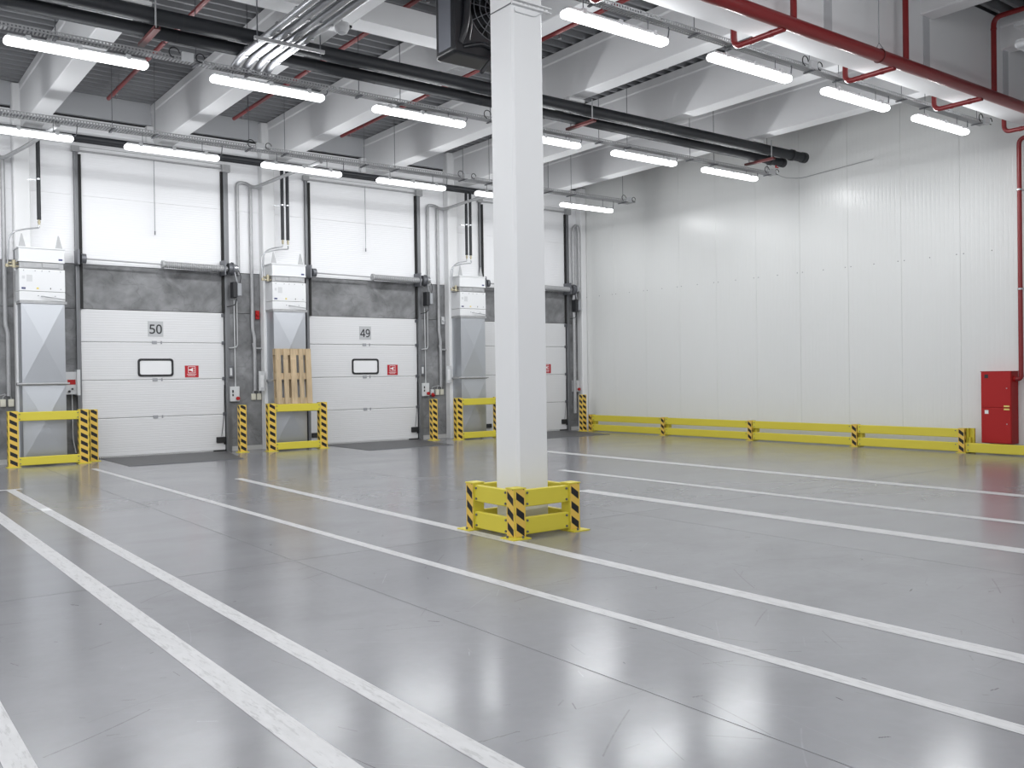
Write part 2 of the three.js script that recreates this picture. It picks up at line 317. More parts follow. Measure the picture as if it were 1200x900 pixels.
// pillars on the dock wall and on the right wall
for (const [x0, x1, l] of [[3.06, 3.36, 'narrow white wall pillar behind the heater unit left of the left door'], [8.13, 8.43, 'narrow white wall pillar behind the heater unit between left and middle doors'], [13.2, 13.5, 'narrow white wall pillar behind the heater unit right of the middle door'], [17.84, 18.04, 'white corner post between dock wall and right wall']])
  solo('wall_pillar', prism([[0, 0], [x1 - x0, 0], [x1 - x0, .2], [x1 - x0 - .02, .22], [.02, .22], [0, .2]].map(([u, v]) => [u, -v]).reverse(), x1 > 17 ? 7.08 : 7.5, [x0, 0, ZD + .02], [1, 0, 0], [0, 0, -1], [0, 1, 0]), M.white, l, 'pillar', null, 'structure');
solo('wall_pillar', bx(17.95, 0, -7.78, XR, 6.06, -7.36), M.beam, 'white pillar on the right wall under the girder end', 'pillar', null, 'structure');
{
  const c = thing('pillar', 'tall square white concrete pillar standing inside a yellow guard', 'pillar', [5.82, 0, -7.57], null, 'structure');
  const a = .198, k = .022, s = [[-a + k, -a], [a - k, -a], [a, -a + k], [a, a - k], [a - k, a], [-a + k, a], [-a, a - k], [-a, -a + k]];
  part('shaft', prism(s, 6.06, [0, 0, 0], [1, 0, 0], [0, 0, -1], [0, 1, 0]), M.white, c);
  const st = []; for (let i = 0; i < 9; i++) { const x = -.21 + i * .055; st.push(bx(x, 5.365, a + .002, x + .035, 5.4, a + .006)); }
  part('perforated_strut', [...st, bx(-.21, 5.4, a, .29, 5.41, a + .04), bx(-.21, 5.355, a, .29, 5.365, a + .04)], M.white, c);
  part('strap_cable', [pipe([[-.17, 5.33, a + .005], [-.17, 5.29, a + .008], [.09, 5.29, a + .008], [.2, 5.36, a + .01]], .006, .03, 6)], M.plastic, c);
  part('side_cable', pipe([[-a - .006, 5.37, -a], [-a - .006, 5.37, a + .006], [-.1, 5.37, a + .008]], .005, .01, 6), M.galvDark, c);
}

// ---------------------------------------------------------------- dock doors
function makeDoor(x0, idx, number) {
  const d = tag(thing('door_' + idx, null, null, [x0, 0, ZD]), ['white sectional dock door at the left with its number plate and window', 'white sectional dock door in the middle with its number plate and window', 'white sectional dock door partly hidden behind the pillar'][idx - 1], 'door', null, 'structure');
  const ys = [[.03, .832], [.838, 1.635], [1.641, 2.438], [2.444, 3.12]];
  ys.forEach(([a, b], i) => {
    const geo = prism(ribbed(b - a, .05, .05, .0012, .012), DW - .02, [.01, a, .0], [0, 1, 0], [0, 0, 1], [1, 0, 0]);
    const p = part('door_panel', geo, M.doorPanel, d);
    if (i < 3) part('hinge', [bx(1.42, b - .03, .001, 1.52, b + .035, .012), bx(1.6, b - .03, .001, 1.63, b + .035, .008)], M.cover, p);
    if (i === 2) {
      const s = (w, h, r) => { const q = new THREE.Shape(); q.moveTo(-w + r, -h); q.lineTo(w - r, -h); q.quadraticCurveTo(w, -h, w, -h + r); q.lineTo(w, h - r); q.quadraticCurveTo(w, h, w - r, h); q.lineTo(-w + r, h); q.quadraticCurveTo(-w, h, -w, h - r); q.lineTo(-w, -h + r); q.quadraticCurveTo(-w, -h, -w + r, -h); return q; };
      const o = s(.37, .19, .07); o.holes.push(s(.335, .155, .05));
      const fr = part('window_frame', new THREE.ExtrudeGeometry(o, { depth: .012, bevelEnabled: true, bevelSize: .004, bevelThickness: .004, bevelSegments: 1 }).translate(1.49, 1.9, .003), M.black, p);
      part('pane', new THREE.ExtrudeGeometry(s(.335, .155, .05), { depth: .004, bevelEnabled: false }).translate(1.49, 1.9, .002), M.paneLit, fr);
      part('safety_sign', new THREE.BoxGeometry(.3, .26, .004).translate(2.26, 1.81, .004), [0, 1, 2, 3, 4, 5].map(k => k === 4 ? M.redSign : M.redSign), p, 'small red sign with white pictogram').geometry;
    }
    if (i === 3 && number) part('number_plate', new THREE.BoxGeometry(.32, .33, .006).translate(1.5, 2.735, .004), new THREE.MeshStandardMaterial({ map: numberTex(number), roughness: .5 }), p, `grey plate with number ${number}`);
  });
  part('bottom_seal', bx(.0, 0, -.04, DW, .03, -.005), M.rubber, d);
  const br = []; for (let i = 0; i < 60; i++) br.push(bx(.2 + i * .042, .007, -.004, .2 + i * .042 + .024, .03, .012)); part('daylight_slit', br, M.white, d).userData.kind = 'stuff';  // row of white blocks standing in for slits of daylight under the door
  part('panel_edge', [bx(DW - .012, .03, .0, DW + .012, 3.1, .006)], M.darkGap, d);
  for (const y of [.84, 1.64, 2.44, 3.06]) part('roller_bracket', [bx(DW - .06, y - .03, .0, DW + .02, y + .04, .03), cyl([DW - .02, y, .03], [DW + .07, y, .03], .03, 10)], M.galvDark, d);
  part('corner_bracket', [rb(DW - .22, .2, .0, DW - .02, .33, .05, .012), bx(DW - .05, .16, .01, DW + .03, .26, .03)], M.black, d);
  part('corner_bracket', [rb(.02, .2, .0, .26, .31, .05, .012)], M.black, d);
  part('edge_cable', pipe([[DW - .02, 1.5, .012], [DW - .03, .9, .02], [DW - .1, .34, .02]], .006, .05, 5), M.black, d);
  const track = (x, s) => [bx(x, 0, .015, x + .13, 6.32, .03), bx(s > 0 ? x : x + .1, 0, .015, s > 0 ? x + .03 : x + .13, 6.32, .1), bx(x + .04, 0, .03, x + .07, 6.3, .075)];
  const tr = part('track', track(DW + .0, 1), M.trackSteel, d); part('track_cap', [bx(DW - .02, 6.3, .015, DW + .16, 6.46, .12)], M.galv, tr);
  part('track_seal', bx(DW - .045, 3.12, .013, DW - .0, 6.3, .06), M.rubber, d);
  const tl = part('track', [bx(-.09, 0, .015, 0, 6.4, .03), bx(-.09, 0, .015, -.065, 6.4, .09)], M.trackSteel, d); part('track_cap', bx(-.13, 6.34, .015, .02, 6.46, .1), M.galv, tl);
  part('track_seal', bx(0, 3.12, .013, .05, 6.3, .06), M.rubber, d);
  part('header_rail', [bx(0, 6.355, .015, DW, 6.385, .06), bx(0, 6.46, .015, DW, 6.47, .03)], M.galv, d);
  part('spring_shaft', cyl([-.02, 4.13, .25], [DW + .14, 4.09, .25], .016, 10), M.galv, d);
  const coil = []; for (let i = 0; i < 34; i++) coil.push(new THREE.TorusGeometry(.058, .018, 6, 14).rotateY(Math.PI / 2).translate(1.63 + i * .0405, 4.11 - i * .0005, .25));
  part('torsion_spring', [...coil, cyl([1.62, 4.11, .25], [3.0, 4.095, .25], .058, 14), cyl([1.58, 4.11, .25], [1.63, 4.11, .25], .085, 14)], M.galv, d);
  part('cable_drum', [cyl([-.02, 4.13, .25], [.07, 4.13, .25], .1, 16), bx(-.1, 4.0, .02, -.06, 4.3, .34)], M.galvDark, d);
  part('cable_drum', [cyl([DW + .02, 4.1, .25], [DW + .1, 4.1, .25], .13, 16), cyl([DW + .1, 4.1, .25], [DW + .13, 4.1, .25], .15, 16), bx(DW - .08, 3.95, .02, DW - .05, 4.28, .34)], M.galvDark, d);
  return d;
}
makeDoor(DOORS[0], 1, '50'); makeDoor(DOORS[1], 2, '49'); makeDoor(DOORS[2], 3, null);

const DN = ['the left dock door', 'the middle dock door', 'the door behind the pillar'];
DOORS.forEach((x, i) => {
  // operator hanging below the end of the spring shaft
  const m = thing('door_motor', `dark door operator hanging beside the spring shaft of ${DN[i]}`, 'motor', [x + DW + .2, 3.45, ZD + .25]);
  part('housing', [rb(-.1, 0, -.1, .0, .36, .1, .02)], M.black, m); part('cover', [rb(0, .04, -.08, .1, .33, .1, .025)], M.cover, m);
  part('gear_arm', [pipe([[.02, .33, .02], [-.02, .5, .03], [-.06, .66, .03]], .022, .06, 8), cyl([-.1, .66, .03], [.02, .66, .03], .09, 12)], M.steel, m);
  part('motor_cable', [pipe([[.02, 0, 0], [-.02, -.16, .0], [-.2, -.2, -.05]], .01, .08, 6)], M.black, m); part('motor_cable', [pipe([[.06, .3, .06], [.1, .5, .07], [.0, .68, .06]], .009, .08, 6)], M.black, m);
  const l = thing('dock_leveller', `dark grey steel dock leveller plate in front of ${DN[i]}`, 'leveller', [x, 0, ZD]);
  const px = x + .34;
  partW('deck_plate', prism([[px, -(ZD + .02)], [x + DW - .02, -(ZD + .02)], [x + DW - .45, 18.15], [px, 18.15]].map(([u, v]) => [u, v]).reverse(), .006, [0, 0.0005, 0], [1, 0, 0], [0, 0, -1], [0, 1, 0]), M.leveller, l);
  partW('lip_edge', bx(px, .0005, -18.16, x + DW - .45, .01, -18.14), M.galvDark, l);
  if (i < 2) { const r = thing('pull_cord', `thin grey cord hanging in front of the white panel above ${DN[i]}`, 'cord', [x + 1.49, 4.78, ZD + .12]); part('cord', cyl([0, 0, 0], [0, 1.58, 0], .008, 6), M.cover, r); part('handle', cyl([0, -.03, 0], [0, .05, 0], .014, 8), M.galvDark, r); }
});

// ---------------------------------------------------------------- heater units with ducts, pipes and wiring on the dock wall
const unitLabels = ['left of the left door', 'with a pallet in front', 'right of the middle door, beside the pillar'];
{
  const W = .77, D = .5, u = thing('air_heater', `white air heater on a grey duct ${unitLabels[0]}`, 'heater', [3.09, 0, -19.8], 'air heaters between the dock doors');
  const crease = (y0, y1) => {                         // cross-creased sheet
    const P = [[0, y0, 0], [W, y0, 0], [W, y1, 0], [0, y1, 0], [W / 2, (y0 + y1) / 2, .05]], T = [[0, 1, 4], [1, 2, 4], [2, 3, 4], [3, 0, 4]];
    const g = new THREE.BufferGeometry(); g.setAttribute('position', new THREE.Float32BufferAttribute(T.flatMap(t => t.flatMap(i => P[i])), 3)); g.computeVertexNormals(); return g;
  };
  part('duct', [bx(0, .12, -D, W, 1.56, -.001), crease(.12, 1.56)], M.duct, u); part('duct', [bx(0, 1.6, -D, W, 3.17, -.001), crease(1.6, 3.17)], M.duct, u);
  part('duct_flange', [bx(-.03, 1.55, -D - .01, W + .03, 1.61, .02), cyl([-.1, 1.585, .04], [W + .06, 1.585, .04], .018, 8)], M.galv, u);
  part('duct_flange', bx(-.02, 3.15, -D - .01, W + .04, 3.2, .025), M.galv, u);
  const lo = part('lower_casing', [rb(-.03, 3.2, -D - .02, W + .01, 3.38, .03, .008), rb(-.03, 3.385, -D - .02, W + .01, 3.82, .035, .008)], M.unitWhite, u);
  for (const [a, b] of [[.05, 3.44], [.7, 3.44], [.05, 3.78], [.7, 3.78], [.37, 3.78], [.25, 3.78], [.5, 3.78], [.3, 3.3], [.6, 3.3]]) part('screw', cyl([a, b, .033], [a, b, .04], .009, 6), M.galvDark, lo);
  part('maker_label', [bx(.01, 3.42, .035, .08, 3.455, .038)], std(.05, .06, .18, .5), lo); part('warning_label', bx(.27, 3.425, .035, .31, 3.46, .038), M.yellowTab, lo); part('data_plate', bx(.1, 3.57, .035, .2, 3.7, .037), M.plastic, lo); part('data_plate', bx(.02, 3.62, .035, .07, 3.68, .037), M.plastic, lo); part('keyhole', bx(.51, 3.43, .035, .525, 3.46, .038), M.black, lo);
  part('pull_handle', pipe([[.35, 3.29, .03], [.37, 3.29, .07], [W, 3.24, .07], [W, 3.24, .02]], .009, .03, 6), M.steel, u);
  part('coil_band', [rb(-.02, 3.83, -D, W - .01, 3.96, .01, .006), bx(.05, 3.85, .01, .36, 3.93, .022), rb(.38, 3.85, .008, W - .08, 3.945, .026, .01)], M.galv, u);
  part('upper_casing', [rb(-.03, 3.97, -D - .02, W + .01, 4.22, .03, .008), bx(-.05, 4.215, -D - .04, W + .02, 4.24, .045), bx(-.04, 3.955, -D - .03, W + .01, 3.975, .04)], M.unitWhite, u);
  part('maker_label', bx(W - .1, 4.0, .03, W - .03, 4.035, .033), std(.05, .06, .18, .5), u);
  for (const x of [-.02, W - .14]) part('hanging_bracket', prism([[0, 0], [.13, 0], [.07, .26], [.05, .26]], .012, [x, 4.24, -.06], [1, 0, 0], [0, 1, 0], [0, 0, 1]), M.galv, u);
  part('valve', [cyl([-.2, 3.86, -.06], [0, 3.86, -.06], .02, 10), cyl([-.2, 3.93, -.12], [0, 3.93, -.12], .02, 10), cyl([-.1, 3.83, -.06], [-.1, 3.98, -.06], .035, 10), cyl([-.22, 3.84, -.06], [-.22, 3.9, -.06], .032, 10)], M.brass, u);
  copyOf(u, [8.19, 0, -19.8], `white air heater on a grey duct ${unitLabels[1]}`); copyOf(u, [13.28, 0, -19.8], `white air heater on a grey duct ${unitLabels[2]}`);
  const where = ['left of the left door', 'between left and middle doors', 'right of the middle door'];
  [3.09, 8.19, 13.28].forEach((x, i) => {
    for (const k of i ? [0, 1] : [0]) {
      const px = x + .29 + k * .125 + (i ? 0 : .07), t = thing('insulated_drop_pipe', `${k ? 'right' : 'left'} one of two black insulated pipes dropping to the heater ${where[i]}`, 'pipe', [px, 4.8, -19.9]);
      if (!i) t.userData.label = 'single black insulated pipe dropping to the heater left of the left door';
      part('insulation', [cyl([0, k * .0, 0], [0, 1.66, 0], .038, 12)], M.insul, t); part('pipe_end', [cyl([0, -.1, 0], [0, .02, 0], .022, 10), cyl([0, -.06, 0], [0, -.03, 0], .03, 8)], M.brass, t);
      part('pipe_clip', [cyl([0, .78, 0], [0, .81, 0], .042, 12), bx(-.2 + k * .1, .76, -.02, -.03, .785, 0)], M.steel, t);
      const y = 4.7 - k * .05;
      solo('flexible_hose', pipe([[px, y + .02, -19.9], [px, y - .06, -19.9 + k * .03], [px - .24, y - .1 + k * .02, -19.87], [x - .17 - k * .08, y - .2, -19.86], [x - .2 - k * .02, 3.9 - k * .04, -19.86 - (k ? 0 : .06)]], .015, .16, 8), M.steel, `${i ? k ? 'outer' : 'inner' : 'single'} silver hose curving into the side of the heater ${where[i]}`, 'hose');
    }
  });
}
// two insulated mains high along the dock wall
for (const [z, l] of [[-19.83, 'front'], [-19.98, 'rear']])
  solo('insulated_main_pipe', cyl([XL, 6.5, z], [15.6, 6.5, z], .062, 14), M.insul, `${l} black insulated main running high along the dock wall behind the lamps`, 'pipe');

// surface conduits, sockets, switch boxes on the concrete piers
{
  const zc = ZD + .066;
  [[2.6, 2.9], [7.56, 7.92], [12.63, 12.98]].forEach(([xa, xb], i) => {
    const w = ['left of the left door', 'right of the left door', 'right of the middle door'][i];
    solo('conduit_pipe', pipe([[xa + .05, 4.0, zc], [xa + .05, 6.1, zc], [xb - .12, 6.1, zc + .02], [xb - .04, 5.95, zc + .3], [xb + .3, 6.1, zc + 1.2], [xb + .5, 6.15, -17.7]], .038, .2, 8), M.galv, `grey conduit arching over from the tray to the operator ${w}`, 'conduit');
    solo('conduit_pipe', pipe([[xb, 6.05, zc], [xb, 2.75, zc], [xb + .04, 2.6, zc], [xb + .04, 1.35, zc]], .04, .1, 8), M.galv, `straight grey conduit running down to the sockets ${w}`, 'conduit');
    if (i) solo('conduit_pipe', pipe([[xb - .0, 2.45, zc], [xb + .02, 2.33, zc], [xb + .22, 2.33, zc]], .022, .08, 6), M.galv, `short side branch of the grey conduit ${w}`, 'conduit');
    const xs = i === 0 ? [2.66, 2.84, 2.98] : i === 1 ? [7.93, 8.06] : [12.76, 12.92, 13.06];
    xs.forEach((x, k) => {
      const red = xs.length === 3 && k === 0;
      const s = thing('wall_socket', `${red ? 'grey and red power socket' : 'cream wall socket'}, ${['leftmost', 'second', 'third'][k]} below the conduit ${w}`, 'socket', [x, 1.14, ZD]);
      part('body', rb(-.05, 0, 0, .05, .15, .06, .012), red ? M.plastic : M.cream, s); part('cover', red ? cyl([0, .03, .05], [0, -.02, .11], .045, 10) : rb(-.042, .02, .058, .042, .12, .068, .006), red ? M.redCab : M.cream, s);
      part('lead', pipe([[0, .15, .03], [0, .2, .03], [(xb + .04 - x) * .8, .25, .03]], .011, .05, 6), M.galv, s);
    });
    const bxx = [4.02, 7.36, 12.42][i];
    if (i) {
      const c = thing('control_box', `white door control box with red stop button right of ${DN[i - 1]}`, 'control box', [bxx, 1.12, ZD]);
      part('case', rb(0, 0, 0, .22, .34, .1, .01), M.plastic, c); part('stop_button', [cyl([.17, .07, .1], [.17, .07, .15], .04, 12)], M.redCab, c); part('key', [bx(.05, .2, .1, .08, .26, .108)], M.black, c); part('key', bx(.05, .12, .1, .08, .17, .108), M.black, c);
      part('feed_conduit', cyl([.15, .34, .03], [.15, 2.3, .03], .014, 8), M.plastic, c);
      const d = thing('photocell', `small dark sensor box above the control box right of ${DN[i - 1]}`, 'sensor', [bxx - .03, 1.66, ZD]);
      part('case', rb(0, 0, .0, .13, .28, .08, .02), M.galvDark, d); part('lens', bx(.04, .05, .08, .09, .22, .085), M.plastic, d);
    }
    solo('grey_downlead', pipe([[xa + .0, 3.4, zc], [xa + .0, 2.35, zc], [xa - .2, 2.33, zc]], .018, .08, 6), M.galv, `thin grey lead bending to the track ${w}`, 'conduit');
  });
  const c = thing('control_box', 'white door control box with red stop button in the corner by the right wall', 'control box', [17.6, 1.12, ZD]);
  part('case', rb(0, 0, 0, .2, .34, .14, .01), M.plastic, c); part('stop_button', cyl([.15, .08, .14], [.15, .08, .19], .04, 12), M.redCab, c); part('key', bx(.04, .2, .14, .07, .26, .148), M.black, c); part('feed_conduit', cyl([.14, .34, .03], [.14, 2.6, .03], .016, 8), M.plastic, c);
  const b = thing('switch_cabinet', 'grey open switch cabinet with red label beside the heater left of the left door', 'cabinet', [3.95, 1.36, ZD]);
  part('case', [bx(0, 0, 0, .24, .46, .18), bx(.2, -.02, 0, .26, .5, .24)], M.plastic, b); part('label', bx(.03, .2, .18, .18, .3, .186), M.redCab, b); part('gland', [cyl([.06, .06, .18], [.06, .06, .21], .025, 8), cyl([.12, .11, .18], [.12, .11, .2], .02, 8)], M.black, b);
  part('lead', pipe([[.14, 0, .04], [.14, -.9, .04], [.18, -1.2, .1]], .012, .1, 6), M.plastic, b);
  for (const [x, y, l, k] of [[8.2, 1.35, 'between left and middle doors', 0], [13.28, 1.45, 'right of the middle door', 1]]) {
    const t = thing('thermostat', `white thermostat strip on the heater side ${l}`, 'thermostat', [x - .24, y, -20.18]); part('case', rb(0, 0, 0, .13, .45, .06, .01), M.plastic, t); part('face_plate', bx(.03, .08, .06, .1, .36, .066), M.white, t);
  }
  for (const [x, m, l] of [[8.06, M.redCab, 'red fire sounder on the concrete beside the wall pillar right of the left door'], [13.13, M.plastic, 'small white box on the concrete beside the wall pillar right of the middle door']]) {
    const t = thing('fire_sounder', l, 'sounder', [x, 3.0, ZD]); part('base', rb(-.05, 0, 0, .04, .2, .05, .01), m, t); part('horn', cyl([-.005, .1, .05], [-.005, .1, .09], .038, 12, .03), m, t);
  }
  solo('wall_cable', pipe([[17.26, 6.08, -12.9], [17.6, 6.03, -12.9], [18.03, 6.06, -12.8], [18.035, 6.14, -11.0]], .006, .15, 6), M.cover, 'thin cable running from the middle tray end along the right wall', 'cable');
  // bundled risers at the left edge and by the right corner
  for (let k = 0; k < 4; k++) solo('riser_conduit', pipe([[2.36 + k * .07, 1.5, ZD + .06], [2.36 + k * .07, 6.0, ZD + .06], [2.36 + k * .07, 6.25, ZD + .6]], .028, .15, 8), M.galv, `grey riser conduit, ${order[k]} from the left at the picture's left edge`, 'conduit');
  solo('riser_conduit', pipe([[17.56, 0.5, ZD + .2], [17.56, 5.9, ZD + .2], [17.7, 6.02, ZD + .2], [17.76, 5.8, ZD + .22], [17.76, 3.6, ZD + .22]], .045, .1, 8), M.galv, 'grey conduit pair turning over near the right corner post', 'conduit');
}

// ---------------------------------------------------------------- yellow guards and striped posts
const tapeBox = (x0, y0, z0, x1, y1, z1) => {           // box whose upright faces carry one stripe per .152 m
  const g = new THREE.BoxGeometry(x1 - x0, y1 - y0, z1 - z0).toNonIndexed(), uv = g.attributes.uv;
  for (let i = 0; i < uv.count; i++) uv.setXY(i, uv.getX(i), (uv.getY(i) * (y1 - y0)) / .152);
  return g.translate((x0 + x1) / 2, (y0 + y1) / 2, (z0 + z1) / 2);
};
const bolts = (l) => l.map(([x, y, z]) => cyl([x, y, z], [x, y, z + .012], .012, 6));
{
  const H = 1.07, g = thing('dock_guard', 'yellow dock guard with striped posts in front of the heater left of the left door', 'guard', [2.79, 0, -19.52], 'yellow guards before the heaters');
  for (const x of [0, 1.24]) {
    const p = part('post', bx(x, 0, -.16, x + .18, H, -.004), M.yellow, g); part('warning_tape', [tapeBox(x + .01, .02, -.02, x + .17, H - .005, 0)], M.tape, p); part('warning_tape', tapeBox(x - .002, .02, -.15, x + .02, H - .005, -.02), M.tape, p);
    part('base_plate', bx(x - .03, 0, -.18, x + .21, .012, .04), M.yellow, p);
  }
  for (const [a, b] of [[.03, .19], [.88, 1.05]]) { const r = part('rail', rb(.16, a, -.07, 1.26, b, -.01, .012), M.yellow, g); part('bolt', bolts([[.2, a + .04, -.01], [.2, b - .04, -.01], [1.22, a + .04, -.01], [1.22, b - .04, -.01]]), M.galvDark, r); }
  copyOf(g, [7.91, 0, -19.5], 'yellow dock guard carrying the wooden pallet between left and middle doors'); copyOf(g, [12.86, 0, -19.4], 'yellow dock guard right of the middle door, half hidden by the pillar');
  const b = thing('striped_post', 'short black and yellow striped post right of the left door', 'post', [7.36, 0, -19.92], 'striped posts beside the doors');
  part('tube', bx(.002, 0, .002, .148, 1.05, .148), M.yellow, b); part('warning_tape', [tapeBox(0, .02, 0, .15, 1.045, .15)], M.tape, b); part('base_plate', bx(-.04, 0, -.03, .19, .012, .19), M.yellow, b);
  copyOf(b, [12.36, 0, -19.92], 'short black and yellow striped post right of the middle door'); copyOf(b, [17.36, 0, -19.85], 'short black and yellow striped post in the right corner'); copyOf(b, [4.3, 0, -20.0], 'short striped post half hidden behind the guard left of the left door');
}
{
  // guard frame round the pillar
  const g = thing('pillar_guard', 'square yellow guard frame with striped corner posts round the white pillar', 'guard', [5.82, 0, -7.57]), H = .5, R = .425, P = .14;
  for (const sx of [-1, 1]) for (const sz of [-1, 1]) {
    const x0 = sx > 0 ? R - P : -R, z0 = sz > 0 ? R - P : -R, p = part('corner_post', [bx(x0 + .003, 0, z0 + .003, x0 + P - .003, H - .006, z0 + P - .003), bx(x0 - .004, H - .012, z0 - .004, x0 + P + .004, H, z0 + P + .004)], M.yellow, g);
    const xe = sx > 0 ? R - .01 : -R, ze = sz > 0 ? R - .01 : -R;
    part('warning_tape', tapeBox(xe, .02, z0 + .008, xe + .01, H - .012, z0 + P - .008), M.tape, p); part('warning_tape', tapeBox(x0 + .008, .02, ze, x0 + P - .008, H - .012, ze + .01), M.tape, p);
    part('base_plate', bx(x0 - (sx < 0 ? .07 : .01), 0, z0 - (sz < 0 ? .07 : .01), x0 + P + (sx > 0 ? .07 : .01), .012, z0 + P + (sz > 0 ? .07 : .01)), M.yellow, p);
    part('floor_bolt', [cyl([sx * (R + .04), .01, z0 + P / 2], [sx * (R + .04), .035, z0 + P / 2], .012, 6), cyl([x0 + P / 2, .01, sz * (R + .04)], [x0 + P / 2, .035, sz * (R + .04)], .012, 6)], M.galvDark, p);
  }
  const L = R - P;
  for (const [a, b] of [[.03, .2], [.305, .475]]) for (let k = 0; k < 4; k++) {
    const r = new THREE.Matrix4().makeRotationY(k * Math.PI / 2), m = part('rail', rb(-L - .005, a, R - .075, L + .005, b, R - .02, .01).applyMatrix4(r), M.yellow, g);
    part('bolt', bolts([[-L + .03, a + .03, R - .02], [-L + .03, b - .03, R - .02], [L - .03, a + .03, R - .02], [L - .03, b - .03, R - .02]]).map(q => q.applyMatrix4(r)), M.galvDark, m);
  }
}
{
  // low guard rail along the right wall
  const g = thing('guard_rail', 'low yellow two-bar guard rail with striped posts along the right wall', 'guard rail', [17.55, 0, -19.6]), zs = [-19.6, -16.77, -13.95, -11.2, -8.9];
  zs.forEach((z, i) => {
    const p = partW('post', [bx(17.56, 0, z - .062, 17.7, .478, z + .062)], M.yellow, g); partW('warning_tape', tapeBox(17.545, .015, z - .062, 17.562, .476, z + .062), M.tape, p); partW('warning_tape', tapeBox(17.562, .015, z + .055, 17.6, .476, z + .066), M.tape, p); partW('base_plate', bx(17.52, 0, z - .1, 17.76, .012, z + .1), M.yellow, p);
    const z1 = i < 4 ? zs[i + 1] : -6;
    for (const [a, b] of i < 4 ? [[.025, .2], [.295, .468]] : [[.02, .2]]) { const r = partW('rail', rb(17.57, a, z + .062, 17.63, b, z1 - (i < 4 ? .062 : 0), .012), M.yellow, g); partW('bolt', [cyl([17.56, b - .04, z + .12], [17.575, b - .04, z + .12], .012, 6), cyl([17.56, a + .04, z + .12], [17.575, a + .04, z + .12], .012, 6), cyl([17.56, b - .04, z1 - .12], [17.575, b - .04, z1 - .12], .012, 6)], M.galvDark, r); }
  });
  partW('end_plate', [bx(17.63, 0, -8.83, 17.72, .478, -8.8), bx(17.7, 0, -8.86, 17.74, .478, -8.72)], M.yellow, g);
  partW('wall_stay', zs.map(z => bx(17.63, .2, z + .09, 17.74, .3, z + .14)), M.yellow, g);
}
{
  // pallet standing on the guard, leaning back on the heater
  const p = thing('wooden_pallet', 'wooden pallet standing upright on the yellow guard by the heater', 'pallet', [8.12, 1.052, -19.51]); p.rotation.x = -.06;
  const W = .86, H = 1.25, bw = [.13, .11, .14, .11, .13], gap = (W - bw.reduce((a, b) => a + b)) / 4; let x = 0;
  const wu = (g, s) => { const uv = g.attributes.uv; for (let i = 0; i < uv.count; i++) uv.setXY(i, uv.getX(i) + s * .37, uv.getY(i)); return g; };
  bw.forEach((w, i) => { part('deck_board', wu(bx(x + .002, 0, -.022, x + w - .002, H, 0), i), M.wood, p); x += w + gap; });
  for (const y of [0, H / 2 - .07, H - .145]) {
    part('stringer_board', wu(bx(0, y, -.046, W, y + .145, -.023), y * 3), M.wood, p);
    for (const bxk of [0, W / 2 - .07, W - .1]) part('block', wu(bx(bxk, y, -.124, bxk + (bxk === W / 2 - .07 ? .14 : .1), y + .145, -.047), bxk * 5 + y), M.wood, p);
  }
  for (const bxk of [0, W / 2 - .07, W - .1]) part('bottom_board', wu(bx(bxk, 0, -.147, bxk + .1, H, -.125), bxk), M.wood, p);
}

// ---------------------------------------------------------------- red hose cabinet and its pipe on the right wall
{
  const c = thing('hose_cabinet', 'red two-door fire hose cabinet on the right wall', 'cabinet', [17.76, .2, -8.62]), D = XR - 17.76 - .002, L = .56, H = 1.36;
  part('case', [bx(.012, 0, 0, D, H, L), bx(0, H, -.01, D, H + .012, L + .01)], M.redCab, c);
  for (const [a, b, y, n] of [[.01, H / 2 - .004, H / 2 - .12, 0], [H / 2 + .004, H - .01, H - .12, 1]]) {
    const d = part('door', rb(0, a, .008, .018, b, L - .008, .005), M.redCab, c);
    part('pictogram', bx(-.002, y, .07, .001, y + .07, .14), n ? M.black : M.white, d); part('lock', cyl([-.006, (a + b) / 2 + .03, L - .08], [.002, (a + b) / 2 + .03, L - .08], .012, 8), M.steel, d);
    part('latch', bx(-.012, n ? a + .01 : b - .04, L - .13, .002, n ? a + .04 : b - .01, L - .03), M.yellowTab, d);
  }
  const p = thing('hose_pipe', 'red pipe dropping down the right wall to the hose cabinet', 'pipe', [17.88, 1.4, -7.93]);
  partW('tube', pipe([[17.88, 5.9, -7.1], [17.88, 5.9, -7.93], [17.88, 1.42, -7.93], [17.88, 1.42, -8.06]], .042, .12, 12), M.red, p);
  for (const y of [4.95, 3.1]) partW('pipe_clamp', [cyl([17.88, y - .015, -7.93], [17.88, y + .015, -7.93], .052, 12), bx(17.9, y - .01, -7.94, XR - .006, y + .01, -7.92)], M.steel, p);
  partW('flange', [cyl([17.88, 1.42, -8.02], [17.88, 1.42, -8.058], .055, 12)], M.redCab, p);
}

